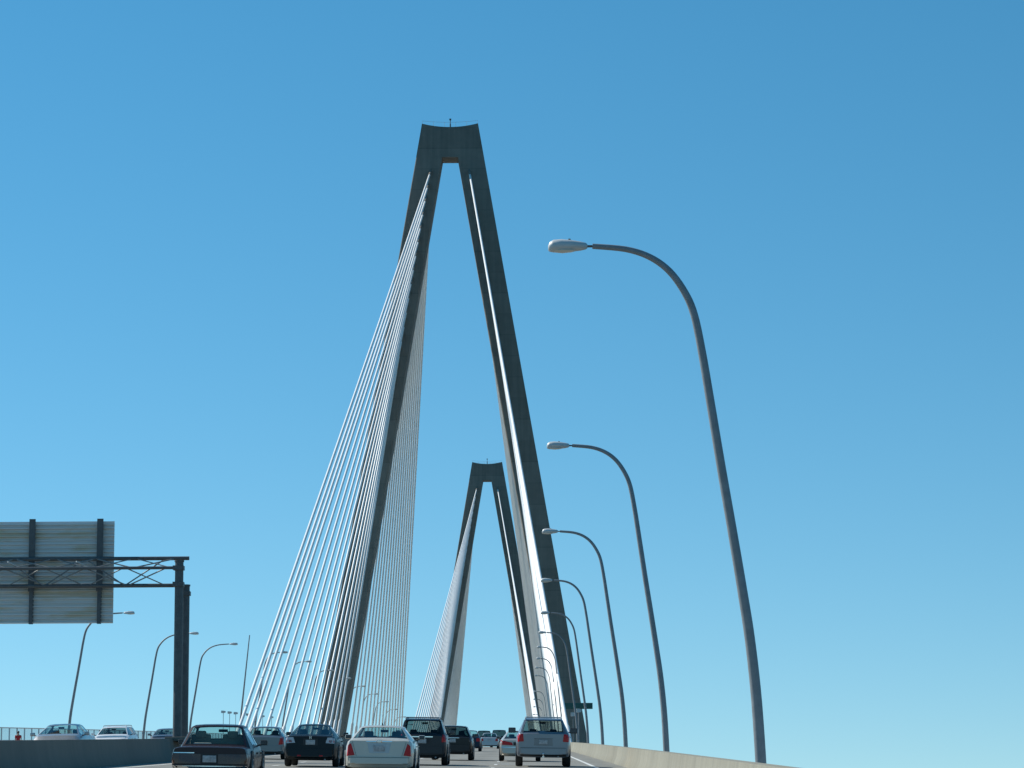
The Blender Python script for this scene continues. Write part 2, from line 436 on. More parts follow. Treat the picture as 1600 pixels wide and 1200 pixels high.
def make_lamp(d, reach, label, group):
    """d = -1: arm towards -x. The pole leans inwards like the tower legs and bends over into its arm."""
    t = thing('street_lamp', label, 'street lamp', (0, 0, 0), group)
    prof = [(.02, -.6), (.0, .0), (.08, 1.9), (.21, 3.4), (.37, 4.6), (.57, 5.97), (.8, 7.49), (1.02, 9.02), (1.2, 10.25), (1.37, 11.18), (1.58, 11.73), (1.93, 12.25), (2.38, 12.6), (2.95, 12.80), (3.74, 12.88)]
    k = reach / 4.6
    pts = [(d * (x if x < 1.3 else 1.3 + (x - 1.3) * (reach - 1.3) / 3.3), 0, z) for x, z in prof]
    sp = smooth_path(pts, 5)
    n = len(sp); rad = [.135 - .068 * (i / (n - 1)) ** 1.1 for i in range(n)]
    obj('pole', tube_mesh(sp, rad, 14), M['galv'], t, 60)
    bm = bmesh.new(); add_box(bm, (0, 0, -.58), (.42, .42, .04)); 
    for a in (-.15, .15):
        for b in (-.15, .15): add_tube(bm, [(a, b, -.58), (a, b, -.5)], .025, 6)
    obj('base_plate', bm, M['galv'], t)
    e = sp[-1]
    h = obj('luminaire', bmesh.new(), M['lumin'], t) if False else None
    # cobra-head housing: long flat teardrop, blunt nose
    bm = bmesh.new(); rings = []
    secs = [(.12, .05, .05, .0), (.16, .09, .085, .0), (.28, .13, .115, .0), (.48, .165, .145, .005), (.74, .18, .165, .01), (.93, .17, .16, .0), (1.02, .13, .125, -.015), (1.06, .06, .06, -.04)]
    for (x, w, hh, zo) in secs:
        r = []
        for q in range(14):
            a = 2 * PI * q / 14; cz = math.sin(a)
            r.append((e.x + d * x, w * math.cos(a), e.z + zo + hh * (cz if cz > 0 else cz * .9)))
        rings.append(r)
    add_loft(bm, rings)
    head = obj('luminaire', bm, M['lumin'], t, 60)
    bm = tube_mesh([(e.x - d * .02, 0, e.z), (e.x + d * .14, 0, e.z)], .03, 8)
    obj('spigot', bm, M['gantry'], head)
    bm = bmesh.new(); rings = []
    for (x, w, dp) in [(.42, .09, .0), (.5, .13, .03), (.72, .145, .05), (.92, .11, .03), (.97, .06, 0)]:
        rings.append([(e.x + d * x, w * math.cos(2 * PI * q / 12), e.z - .10 + dp * -1 * max(0, math.sin(2 * PI * q / 12)) - .01 + (.0 if math.sin(2 * PI * q / 12) > 0 else .03)) for q in range(12)])
    add_loft(bm, rings); obj('lens', bm, M['lens'], head, 60)
    bm = bmesh.new(); add_tube(bm, [(e.x + d * .55, 0, e.z + .12), (e.x + d * .55, 0, e.z + .185)], .03, 8); obj('photocell', bm, M['gantry'], head)
    return t

def copy_tree(o, parent=None):
    c = o.copy(); link(c, parent)
    if parent is not None: c.matrix_parent_inverse = o.matrix_parent_inverse
    for ch in list(o.children): copy_tree(ch, c)
    return c

right = [(67.5, 18.86, .993, 1), (112.5, 18.91, .972, .945), (158, 18.95, .96, .93), (204, 18.95, .945, .88), (250, 18.92, .92, .84), (296, 18.85, .92, .82)]
y = 342.0
while y < 1000:
    if abs(y - D1) > 7 and abs(y - D2) > 7: right.append((y, 17.9, .92, .62))
    y += 45.5
NUM = ['first', 'second', 'third', 'fourth', 'fifth', 'sixth', 'seventh', 'eighth', 'ninth', 'tenth', 'eleventh', 'twelfth', 'thirteenth', 'fourteenth', 'fifteenth', 'sixteenth', 'seventeenth', 'eighteenth', 'nineteenth', 'twentieth', 'twenty-first', 'twenty-second', 'twenty-third']
LR = 'curved grey street lamp behind the right parapet, %s from the viewer'
proto = make_lamp(-1, 4.65, LR % 'first', 'street lamps along the right parapet')
proto['label'] = 'largest curved grey street lamp, standing behind the right parapet closest to the viewer'
for i, (y, x, k, kx) in enumerate(right):
    o = proto if i == 0 else copy_tree(proto)
    o.location = (x + cx(y), y, road_z(x, y) + .3 * 0 + .05)
    o.scale = (kx, 1, k)
    o.rotation_euler = (random.uniform(-.006, .006), random.uniform(-.004, .004), random.uniform(-.05, .05))
    if i: o['label'] = LR % NUM[i]

wide = [(250, -26.0, .93), (298, -25.85, .93), (338, -25.8, .95)]
LW = ['street lamp on the footpath edge, its arm passing behind the big sign', 'street lamp on the footpath edge, its arm crossing behind the gantry column', 'street lamp on the footpath edge just right of the gantry column']
proto = make_lamp(1, 5.7, LW[0], 'street lamps along the outer edge of the footpath')
for i, (y, x, k) in enumerate(wide):
    o = proto if i == 0 else copy_tree(proto)
    o.location = (x + cx(y), y, road_z(x, y) + .25); o.scale = (1, 1, k); o['label'] = LW[i]
left = [370, 411, 458, 503, 548, 593, 638, 683, 728, 773, 818, 863, 908, 953]
LL = 'thin street lamp beside the left stay cables, %s from the viewer'
proto = make_lamp(1, 3.9, LL % 'first', 'street lamps beside the left stay cables')
for i, y in enumerate(left):
    o = proto if i == 0 else copy_tree(proto)
    o.location = (-21.25 + cx(y), y, road_z(21.25, y) + .25); o.scale = (1, 1, .945); o['label'] = LL % NUM[i]
t = thing('bare_pole', 'bare leaning pole without any lamp just left of the longest cables', 'pole', (-21.25, 350, road_z(21.25, 350) + .2))
obj('pole', tube_mesh([(0, 0, -.2), (.25, 0, 3), (1.3, 0, 13.7)], [.13, .12, .06], 10), M['galv'], t)
obj('base_plate', box_mesh((0, 0, .02), (.45, .45, .05)), M['galv'], t)

# ---------------------------------------------------------------- sign gantry over the oncoming lanes
YG = 110.0; gx = cx(YG); gz = zc(YG)
t = thing('sign_gantry', 'dark steel truss gantry rising from the median and carrying the big sign', 'gantry', (gx, YG, gz))
for (x, y, z, r) in ((.27, -.55, 7.50, .162), (.39, .65, 6.68, .15)):
    bm = bmesh.new(); add_tube(bm, [(x, y, .70), (x, y, z)], [r * 1.03, r], 14); add_tube(bm, [(x, y, z), (x, y, z + .06)], r * 1.15, 14)
    add_tube(bm, [(x, y, .80), (x, y, .86)], r * 1.6, 14)
    c = obj('column', bm, M['gantry'], t)
    for zz in ((7.27, 6.65) if y < 0 else (6.4,)):
        obj('clamp', box_mesh((x - .02, y, zz), (2 * r + .09, 2 * r + .09, .16)), M['gantry'], c)
for (x, y, z, r) in ((-18.2, -.55, 7.55, .175), (-18.6, .65, 6.72, .165)):
    bm = bmesh.new(); add_tube(bm, [(x, y, cf(18.4)), (x, y, z)], [r * 1.03, r], 14); add_tube(bm, [(x, y, z), (x, y, z + .06)], r * 1.15, 14)
    obj('column', bm, M['gantry'], t)
bm = bmesh.new(); add_box(bm, (0.4, 0, .78), (1.1, 1.9, .16), bev=.03); obj('cap_beam', bm, M['median'], t)
CH = {'top': (.25, 7.72), 'mid': (-.55, 7.28), 'low': (.05, 6.66)}
for k, (y, z) in CH.items():
    x1 = .55 if k == 'top' else .15
    obj('chord', tube_mesh([(-19, y, z), (x1, y, z)], .075 if k != 'mid' else .06, 10), M['gantry'], t)
for (a, b, st) in (('top', 'mid', 0), ('mid', 'low', .9), ('top', 'low', 1.3)):
    bm = bmesh.new()
    x = .05 - st * .3; k = 0; w = 1.55
    while x - w > -19:
        p, q = (CH[a], CH[b]) if k % 2 == 0 else (CH[b], CH[a])
        add_tube(bm, [(x, p[0], p[1]), (x - w, q[0], q[1])], .026, 6)
        if a != 'top' or b != 'low': add_tube(bm, [(x - .1, q[0], q[1]), (x - w, p[0], p[1])], .022, 6)
        x -= w; k += 1
    obj('bracing', bm, M['brace'], t)

st = thing('highway_sign', 'wide grey ribbed back of a big road sign hung on the gantry', 'road sign', (gx, YG, gz))
X0, X1, Z0, Z1 = -8.6, -2.41, 5.28, 9.22
bm = bmesh.new(); n = 13; ph = (Z1 - Z0) / n
prof = []
for i in range(n):                       # extruded planks: a raised rib at each edge of each plank
    z = Z0 + i * ph
    prof += [(z, .0), (z + .012, -.10), (z + .055, -.10), (z + .05, .0), (z + ph * .5, .0), (z + ph * .5 + .008, -.08), (z + ph * .5 + .04, -.08), (z + ph * .5 + .04, .0)]
prof.append((Z1, 0))
yb = .72
ring = [(y + yb, z) for z, y in prof] + [(yb + .03, Z1), (yb + .03, Z0)]
add_loft(bm, [[(x, y, z) for y, z in ring] for x in (X0, X1)])
obj('sign_panel', bm, M['signback'], st, 20)
obj('sign_face', box_mesh(((X0 + X1) / 2, yb + .038, (Z0 + Z1) / 2), (X1 - X0 - .02, .012, Z1 - Z0 - .02)), M['green'], st)
for xp in (-7.9, -5.55, -2.93):
    bm = bmesh.new()
    add_box(bm, (xp, .53, (Z0 + Z1) / 2 + .02), (.15, .012, Z1 - Z0 + .1)); add_box(bm, (xp, .60, (Z0 + Z1) / 2 + .02), (.012, .125, Z1 - Z0 + .1)); add_box(bm, (xp, .668, (Z0 + Z1) / 2 + .02), (.15, .012, Z1 - Z0 + .1))
    add_box(bm, (xp, .505, (6.5 + Z1) / 2 + .04), (.24, .03, Z1 - 6.5 + .08))
    obj('support_post', bm, M['gantry'], st)
bm = bmesh.new()
for xp in (-7.9, -5.55, -2.93):
    add_tube(bm, [(xp - .75, -.45, 7.55), (xp - .12, .42, 7.28)], .03, 6)
obj('stay_rod', bm, M['lumin'], st)

# small green sign and floodlights by the right cables
ys = 340.0
t = thing('guide_sign', 'small dark green sign board on a post beside the right leg of the nearer tower', 'road sign', (19.75, ys, road_z(19.75, ys)))
obj('post', tube_mesh([(.0, .12, .0), (.0, .12, 5.3)], .07, 8), M['galv'], t)
obj('sign_board', box_mesh((0, 0, 4.95), (3.3, .05, .72), .015), M['green'], t)
bm = bmesh.new(); add_box(bm, (0, .06, 5.15), (3.1, .05, .06)); add_box(bm, (0, .06, 4.75), (3.1, .05, .06)); obj('bracket', bm, M['galv'], t)
def floodlight(x, y, z, label, group, size=.42, yaw=0.0):
    f = thing('floodlight', label, 'floodlight', (x, y, road_z(x, y)), group)
    obj('post', tube_mesh([(0, 0, 0), (0, 0, z - .05)], .035, 8), M['galv'], f)
    bm = bmesh.new(); rings = []
    for u, s in ((-.3, .55), (-.1, .9), (.22, 1.0), (.26, .96)):
        w = size * .5 * s
        rings.append([(-u * 1.0, w, z + .1 + w * .9), (-u * 1.0, -w, z + .1 + w * .9), (-u * 1.0, -w, z + .1 - w * .9), (-u * 1.0, w, z + .1 - w * .9)])
    add_loft(bm, rings); obj('lamp_housing', bm, M['lumin'], f, 30)
    bm = bmesh.new(); add_box(bm, (-.268, 0, z + .1), (.012, size * .86, size * .78)); obj('lens', bm, M['lens'], f)
    return f
floodlight(19.6, 330, 4.2, 'pale floodlight on a thin post just under the small green sign', 'floodlights by the right cables', .5)
floodlight(19.0, 334, 3.8, 'lower pale floodlight on a thin post left of its twin beneath the small green sign', 'floodlights by the right cables', .5)
for i, y in enumerate((378, 386, 394, 411, 434, 449)):
    floodlight(-26.0, y, 4.95, 'small pale floodlight on a thin post at the footpath edge, %s from the viewer' % NUM[i], 'floodlights along the footpath', .36)

# footpath railing
t = thing('path_railing', 'tall steel picket railing along the outer edge of the footpath', 'railing')
RX = -26.1; RH = 2.0
ysr = [-60 + 10 * i for i in range(107)]
def rail_tube(h, r, name):
    bm = bmesh.new(); add_tube(bm, [(RX + cx(Y), Y, zc(Y) + PB + h) for Y in ysr], r, 6); obj(name, bm, M['rail'], t, 60)
rail_tube(RH, .04, 'top_rail'); rail_tube(1.05, .025, 'middle_rail'); rail_tube(.12, .03, 'bottom_rail')
bm = bmesh.new()
y = -60.0; k = 0
while y < 1000:
    if k % 8:
        add_box(bm, (RX + cx(y), y, zc(y) + PB + RH / 2 + .05), (.022, .022, RH - .1))
    y += .42; k += 1
pk = obj('pickets', bm, M['rail'], t, smooth=False)
bm = bmesh.new(); y = -60.0; k = 0
while y < 1000:
    if 190 < y < 520 and k < 98:
        obj('post', box_mesh((RX + cx(y), y, zc(y) + PB + RH / 2), (.075, .075, RH)), M['rail'], t); k += 1
    else: add_box(bm, (RX + cx(y), y, zc(y) + PB + RH / 2), (.075, .075, RH))
    y += 3.36
o = obj('far_posts', bm, M['rail'], t); o['kind'] = 'stuff'

# the walker on the footpath
def skin_body(name, verts, edges, radii, m, parent=None, sub=2):
    me = bpy.data.meshes.new(name); me.from_pydata(verts, edges, [])
    me.materials.append(m)
    o = link(bpy.data.objects.new(name, me), parent)
    md = o.modifiers.new('Skin', 'SKIN'); md.use_smooth_shade = True
    for v, r in zip(me.skin_vertices[0].data, radii): v.radius = (r, r) if not isinstance(r, tuple) else r
    me.skin_vertices[0].data[0].use_root = True
    s = o.modifiers.new('Sub', 'SUBSURF'); s.levels = sub; s.render_levels = sub
    return o
px, py = -23.8, 213.0
p = thing('person', 'person in a red shirt walking on the footpath beyond the median wall', 'person', (px + cx(py), py, zc(py) + PB))
V = [(0, 0, .90), (0, .01, 1.08), (0, .0, 1.28), (0, -.01, 1.40), (0, .0, 1.47), (0, .02, 1.56), (0, .02, 1.645),
     (.09, 0, .86), (.10, .12, .49), (.10, .05, .09), (.10, .17, .04), (-.09, 0, .86), (-.10, -.08, .48), (-.10, -.25, .12), (-.10, -.14, .04),
     (.17, 0, 1.36), (.23, -.07, 1.11), (.23, .05, .90), (.23, .08, .82), (-.17, 0, 1.36), (-.23, .07, 1.11), (-.23, .22, .96), (-.23, .27, .90)]
E_ = [(0, 1), (1, 2), (2, 3), (3, 4), (4, 5), (5, 6), (0, 7), (7, 8), (8, 9), (9, 10), (0, 11), (11, 12), (12, 13), (13, 14), (3, 15), (15, 16), (16, 17), (17, 18), (3, 19), (19, 20), (20, 21), (21, 22)]
R = [(.14, .10), (.13, .09), (.15, .10), (.11, .08), .055, .085, .075, .08, .055, .04, .035, .08, .055, .04, .035, .055, .042, .034, .03, .055, .042, .034, .03]
skin_body('body', V, E_, R, M['skin'], p)
Vs = [V[0], V[1], V[2], V[3], V[15], (.21, -.045, 1.20), V[19], (-.21, .045, 1.20)]
Vs[0] = (0, 0, .93)
skin_body('shirt', Vs, [(0, 1), (1, 2), (2, 3), (3, 4), (4, 5), (3, 6), (6, 7)], [(.165, .125), (.155, .115), (.175, .125), (.13, .10), .08, .068, .08, .068], M['redcloth'], p)
Vt = [V[0], V[7], V[8], (.10, .06, .14), V[11], V[12], (-.10, -.24, .16)]
skin_body('trousers', Vt, [(0, 1), (1, 2), (2, 3), (0, 4), (4, 5), (5, 6)], [(.155, .115), .10, .075, .06, .10, .075, .06], M['darkcloth'], p)
bm = bmesh.new(); bmesh.ops.create_uvsphere(bm, u_segments=14, v_segments=10, radius=.098)
bmesh.ops.delete(bm, geom=[v for v in bm.verts if v.co.z < -.02 and v.co.y > -.02], context='VERTS')
bmesh.ops.transform(bm, matrix=Matrix.Translation((0, .005, 1.625)) @ Matrix.Diagonal((.95, 1.08, 1.0, 1)), verts=bm.verts)
obj('hair', bm, M['hair'], p, 80)

# ---------------------------------------------------------------- vehicles
def interp(keys, y):
    if y <= keys[0][0]: return keys[0][1]
    for (a, va), (b, vb) in zip(keys, keys[1:]):
        if y <= b:
            t = (y - a) / (b - a) if b > a else 1
            return va + (vb - va) * t
    return keys[-1][1]

def build_car(name, label, group, s):
    """A vehicle as one lofted body shell with its window openings cut out, glass, lamps, wheels and trim as parts. Tail at y = 0, nose at y = L."""
    L, W, H = s['L'], s['W'], s['H']; hw = W / 2
    zt, zh = s['zt'], s['zh']                       # boot deck (or rear waist) and bonnet heights
    ybr, yrr, yrf, ybf = s['ybr'], s['yrr'], s['yrf'], s['ybf']
    hr = s['hr']; zs = s.get('zs', .22); belt = s.get('belt', zt - .02); lean = s.get('lean', .06)
    boxy = s.get('boxy', 0.0); tall = s.get('tall', False)
    root = thing(name, label, s['cat'], (0, 0, 0), group)
    top = [(0, zt - s.get('dropr', .05)), (.05, zt - .012), (ybr * .6, zt), (ybr, zt + .012)] if not tall else [(0, zt - .02), (.02, zt), (ybr, zt + .02)]
    top += [(yrr, H - s.get('rroof', .045)), (yrr + .35, H - .012), ((yrr + yrf) / 2, H), (yrf - .3, H - .015), (yrf, H - .06), (ybf, zh + .08), (ybf + .35, zh + .03), (L - .75, zh - .06), (L - .25, zh - .16), (L - .05, zh - .28), (L, zh - .36)]
    hwk = [(0, hw * (.90 + .06 * boxy)), (.12, hw * (.955 + .03 * boxy)), (.5, hw * .985), (1.1, hw), (L - 1.3, hw), (L - .6, hw * .97), (L - .2, hw * .90), (L, hw * .78)]
    beltk = [(0, zt - .07), (ybr, belt - .03), (yrr, belt), (ybf, zh + .0), (L - .3, zh - .22), (L, zh - .42)]
    rk = [(0, hw * .90 - .05), (ybr, hw * .93 - .07), (yrr, hr), (yrf, hr), (ybf, hw * .93 - .07), (L, hw * .78 - .08)]
    dk = [(0, .02), (ybr, .035), (yrr, .06), (yrf, .05), (ybf, .03), (L, .05)]
    yB = s.get('yB', (yrr + ybf) / 2)
    ys = [0, .05, .12, .3, .55, ybr, yrr, yrr + .3, yB - .05, yB + .05, yrf - .25, yrf, ybf, ybf + .35, L - .75, L - .45, L - .2, L - .07, L]
    if s.get('yQ'): ys += [s['yQ'] - .05, s['yQ'] + .05]
    ys = sorted({round(v, 3) for v in ys})
    ys = [v for i, v in enumerate(ys) if i == 0 or v - ys[i - 1] > .015 or v in (round(ybr, 3), round(yrr, 3))]
    def sec(y):
        h = interp(hwk, y); z1 = interp(beltk, y); zt_ = interp(top, y); x2 = min(interp(rk, y), h - .03); d = interp(dk, y)
        zr = max(z1 + .012, zt_ - d); zlo = zs + (.10 if y < .06 else 0) + (.08 if y > L - .1 else 0)
        zm = zs + (z1 - zs) * .55
        half = [(0, zlo), (h * .8, zlo), (h - .05, zlo + .03), (h - .012, zlo + .12), (h, zm), (h - .008, z1 - .12), (h - .045, z1), (x2, zr), (x2 - .07, zr + d * .55), (x2 * .55, zt_ - d * .12), (0, zt_)]
        pts = [(x, z) for x, z in half] + [(-x, z) for x, z in half[-2:0:-1]]
        def shear(z):
            if y > 1.0 or tall and z > zt: return 0
            return lean * max(0, (z - .45) / max(.1, zt - .45)) * max(0, 1 - y / 1.0)
        return [(x, y + shear(z), z) for x, z in pts]
    bm = bmesh.new()
    R = [[bm.verts.new(p) for p in sec(y)] for y in ys]
    n = len(R[0]); seg = {}
    for i, (a, b) in enumerate(zip(R, R[1:])):
        for k in range(n):
            f = bm.faces.new((a[k], a[(k + 1) % n], b[(k + 1) % n], b[k])); seg[(i, k)] = f
    bm.faces.new(R[0][::-1]); bm.faces.new(R[-1])
    bmesh.ops.recalc_face_normals(bm, faces=bm.faces)
    bvh = BVHTree.FromBMesh(bm)
    # --- windows: edge k joins point k to k + 1; 6 is belt to roof edge, 7..12 run over the top, 13 the far side
    idx = lambda v: min(range(len(ys)), key=lambda i: abs(ys[i] - v))
    iBR, iRR, iRF, iBF, iB0, iB1 = idx(ybr), idx(yrr), idx(yrf), idx(ybf), idx(yB - .05), idx(yB + .05)
    tops = [7, 8, 9, 10, 11, 12]
    regions = [('rear_window', [seg[(i, k)] for i in range(iBR, iRR) for k in tops], s.get('rwf', .055)),
               ('windscreen', [seg[(i, k)] for i in range(iRF, iBF) for k in tops], .05)]
    cuts = [(iRR if not s.get('yQ') else idx(s['yQ'] + .05), iB0), (iB1, iBF)]
    if s.get('yQ'): cuts.append((iRR, idx(s['yQ'] - .05)))
    for a, b in cuts:
        for k in (6, 13):
            regions.append(('side_window', [seg[(i, k)] for i in range(a, b)], .04))
    G = s.get('glass', {})
    for nm, fs, th in regions:
        fs = [f for f in fs if f.is_valid]
        if not fs: continue
        bmesh.ops.inset_region(bm, faces=fs, thickness=th, depth=0, use_even_offset=True, use_boundary=True)
        g = bmesh.new(); vm = {}
        for f in fs:
            vs = []
            for v in f.verts:
                if v not in vm: vm[v] = g.verts.new(v.co - v.normal * .006)
                vs.append(vm[v])
            g.faces.new(vs)
        gm = G.get(nm, M['glass'])
        obj(nm, g, gm, root, 60)
        bmesh.ops.delete(bm, geom=fs, context='FACES')
    obj('body', bm, s['paint'], root, 32)

    # --- pieces that follow the body: cast from behind, from the front or from a side
    def patch(nm, quad, m, view='rear', th=.012, n=6, parent=None, lift=0.0):
        """A plate over the four corners (u, z) seen from VIEW, laid on the body and TH thick."""
        b = bmesh.new(); fr = []; bk = []
        (a0, a1, a2, a3) = [Vector(q) for q in quad]
        for i in range(n + 1):
            rf, rb = [], []
            for j in range(n + 1):
                u, v = i / n, j / n
                p = (a0 * (1 - u) + a1 * u) * (1 - v) + (a3 * (1 - u) + a2 * u) * v
                if view == 'rear': o_, d_ = Vector((p.x, -3, p.y)), Vector((0, 1, 0))
                elif view == 'front': o_, d_ = Vector((p.x, L + 3, p.y)), Vector((0, -1, 0))
                elif view == 'right': o_, d_ = Vector((3, p.x, p.y)), Vector((-1, 0, 0))
                else: o_, d_ = Vector((-3, p.x, p.y)), Vector((1, 0, 0))
                hit = bvh.ray_cast(o_, d_)
                q = hit[0]
                if q is None:
                    guess = o_ + d_ * 3.0 if view in ('rear',) else o_ + d_ * (3 - (hw if view in ('right', 'left') else 0))
                    q = bvh.find_nearest(guess)[0]
                if view in ('rear', 'front') and q is not None:      # do not run far down the flank
                    lim = .28
                    if view == 'rear' and q.y > lim: q = Vector((q.x, lim, q.z))
                q = q - d_ * lift
                rf.append(b.verts.new(q - d_ * th)); rb.append(b.verts.new(q + d_ * .02))
            fr.append(rf); bk.append(rb)
        for i in range(n):
            for j in range(n):
                b.faces.new((fr[i][j], fr[i + 1][j], fr[i + 1][j + 1], fr[i][j + 1]))
        rim = [(i, 0) for i in range(n)] + [(n, j) for j in range(n)] + [(i, n) for i in range(n, 0, -1)] + [(0, j) for j in range(n, 0, -1)]
        for (i, j), (k, l) in zip(rim, rim[1:] + rim[:1]):
            b.faces.new((fr[i][j], bk[i][j], bk[k][l], fr[k][l]))
        return obj(nm, b, m, parent or root, 50)
    def rect(x0, x1, z0, z1): return [(x0, z0), (x1, z0), (x1, z1), (x0, z1)]
    def pair(nm, quad, m, **kw):
        patch(nm, quad, m, **kw)
        patch(nm, [(-x, z) for x, z in quad], m, **kw)

    # wheels
    r = s['r']; tw = s.get('tw', .21)
    for yw in (s['y1'], s['y2']):
        for sd in (1, -1):
            x0 = sd * (hw - tw + .012)
            bm = bmesh.new(); rings = []
            for u, rr in ((0, r * .62), (.0, r * .9), (.02, r * .97), (.05, r), (tw - .05, r), (tw - .02, r * .97), (tw, r * .9), (tw, r * .62)):
                rings.append([(x0 + sd * u, yw + rr * math.cos(2 * PI * q / 28), r + rr * math.sin(2 * PI * q / 28)) for q in range(28)])
            add_loft(bm, rings, caps=True)
            wl = obj('wheel', bm, M['tyre'], root, 35)
            bm = bmesh.new(); rings = []
            for u, rr in ((tw - .03, r * .62), (tw + .006, r * .60), (tw + .004, r * .54), (tw - .012, r * .50), (tw + .002, r * .16), (tw + .006, .0005)):
                rings.append([(x0 + sd * u, yw + rr * math.cos(2 * PI * q / 20), r + rr * math.sin(2 * PI * q / 20)) for q in range(20)])
            add_loft(bm, rings); obj('rim', bm, M['rim'], wl, 30)
            bm = bmesh.new(); rr = r + .075           # dark arch behind the wheel
            ring = [(yw + rr * math.cos(PI * q / 18), r + rr * math.sin(PI * q / 18)) for q in range(19)]
            add_loft(bm, [[(sd * (hw - .14), a, z) for a, z in ring], [(sd * (hw + .006), a, z) for a, z in ring]]); obj('wheel_arch', bm, M['trim'], root, 30)
    bm = box_mesh((0, L / 2, zs + .055), (W - 2 * tw - .06, L - .5, .13), .03); obj('underbody', bm, M['trim'], root)
    if s.get('exhaust', True):
        obj('exhaust', tube_mesh([(hw * .55, .04, zs + .02), (hw * .55, .5, zs + .03)], .035, 10), M['galv'], root)

    # tail
    zb0, zb1 = s.get('bumper', (.30, .58))
    bmp = patch('bumper', [(-hw * .955, zb0), (hw * .955, zb0), (hw * .965, zb1), (-hw * .965, zb1)], s.get('bumper_mat', s['paint']), th=.055, n=14)
    patch('bumper_valance', rect(-hw * .84, hw * .84, zs + .03, zb0 + .02), M['trim'], th=.03, n=10)
    for q, m_ in s['lights']:
        pair('tail_light', q, m_, th=.016, n=7)
    px_, pz_ = s.get('plate', (0, .8))
    if s.get('recess'): patch('plate_recess', s['recess'], s.get('recess_mat', M['trim']), th=.004, n=6)
    obj('licence_plate', box_mesh((0, -.012 + s.get('py', lean * .6), pz_), (.31, .012, .155), .006), M['plate'], root)
    for q, m_, th in s.get('bars', []):
        patch('trim_strip', q, m_, th=th, n=8)
    for q in s.get('seams', []):
        patch('panel_gap', q, M['trim'], th=.003, n=8)
    if s.get('emblem'):
        kind, ex, ez = s['emblem']; ye = s.get('ye', lean * .75) - .03
        bm = bmesh.new()
        if kind == 'H':
            for a in (-1, 1): add_box(bm, (ex + a * .028, ye, ez), (.014, .02, .07), Matrix.Rotation(-a * .12, 3, 'Y'))
            add_box(bm, (ex, ye, ez), (.05, .02, .014))
            add_box(bm, (ex, ye + .004, ez + .045), (.10, .02, .01)); add_box(bm, (ex, ye + .004, ez - .045), (.08, .02, .01))
        else:
            add_loft(bm, [[(ex + .085 * k * math.cos(2 * PI * q / 18), yy, ez + .034 * k * math.sin(2 * PI * q / 18)) for q in range(18)] for k, yy in ((1, ye + .03), (1, ye), (.9, ye - .006))])
        obj('emblem', bm, M['chrome'], root)
    # sides: door gaps, handles, sill, mirrors
    for v, sd in (('right', 1), ('left', -1)):
        for yy in (s['y1'] + r + .28, yB, ybf - .1):
            patch('door_gap', rect(yy - .008, yy + .008, zs + .12, belt - .04), M['trim'], view=v, th=.002, n=3)
        for yy in (yB - .22, ybf - 1.2 if ybf - 1.2 > yB + .2 else yB + .75):
            patch('door_handle', rect(yy - .09, yy + .09, belt - .16, belt - .125), s.get('handle', s['paint']), view=v, th=.03, n=2)
        bm = bmesh.new()
        mx = sd * (hw + s.get('mirror_out', .09)); mw = s.get('mirror', .17)
        add_box(bm, (mx, ybf - .42, belt + .10), (mw, .10, mw * .72), bev=.03)
        mir = obj('mirror', bm, s.get('mirror_mat', s['paint']), root)
        bm = bmesh.new(); add_box(bm, (mx, ybf - .475, belt + .10), (mw * .82, .006, mw * .54)); obj('mirror_glass', bm, M['mirror'], mir)
        bm = bmesh.new(); add_tube(bm, [(sd * (hw - .07), ybf - .40, belt + .03), (mx, ybf - .41, belt + .07)], .022, 6); obj('mirror_arm', bm, M['trim'], mir)
    # nose
    pair('headlight', [(hw * .42, zh - .26), (hw * .80, zh - .24), (hw * .80, zh - .12), (hw * .45, zh - .15)], M['clearlens'], view='front', th=.012)
    patch('grille', rect(-hw * .36, hw * .36, zh - .30, zh - .17), M['trim'], view='front', th=.012)
    patch('front_bumper', rect(-hw * .74, hw * .74, .30, .50), s['paint'], view='front', th=.05, n=10)
    # cabin
    sm = s.get('seat', M['seat']); zf = zs + .22
    for sx in (-.37, .37):
        yy = ybf - 1.55
        bm = bmesh.new(); add_box(bm, (sx, yy + .15, zf + .1), (.48, .5, .16), bev=.05); add_box(bm, (sx, yy - .2, zf + .34), (.46, .14, .56), Matrix.Rotation(.22, 3, 'X'), bev=.05)
        st_ = obj('seat', bm, sm, root)
        obj('headrest', box_mesh((sx, yy - .30, min(H - .26, zf + .70)), (.25, .10, .17), .045), sm, st_)
    yy = max(ybr + .55, yrr + .05) if not tall else yB - .75
    bm = bmesh.new(); add_box(bm, (0, yy, zf + .36), (2 * hr + .05, .16, min(.50, zt - zf - .06)), Matrix.Rotation(.2, 3, 'X'), bev=.05)
    rs = obj('rear_seat', bm, sm, root)
    if s.get('rear_heads', True):
        for sx in (-.36, .36): obj('headrest', box_mesh((sx, yy - .06, zt + .03 if not tall else zf + .66), (.24, .09, .13), .04), sm, rs)
    if not tall:
        bm = box_mesh((0, (ybr + yy) / 2 + .05, zt - .05), (2 * hr - .05, max(.2, yy - ybr - .15), .02)); obj('parcel_shelf', bm, s.get('shelf', M['seat']), root)
    bm = box_mesh((0, ybf - .18, zh - .10), (2 * hr + .08, .42, .2), .05); obj('dashboard', bm, M['trim'], root)
    bm = bmesh.new(); add_box(bm, (0, yrf + .18, H - .17), (.22, .03, .07), bev=.015); obj('rear_view_mirror', bm, M['trim'], root)
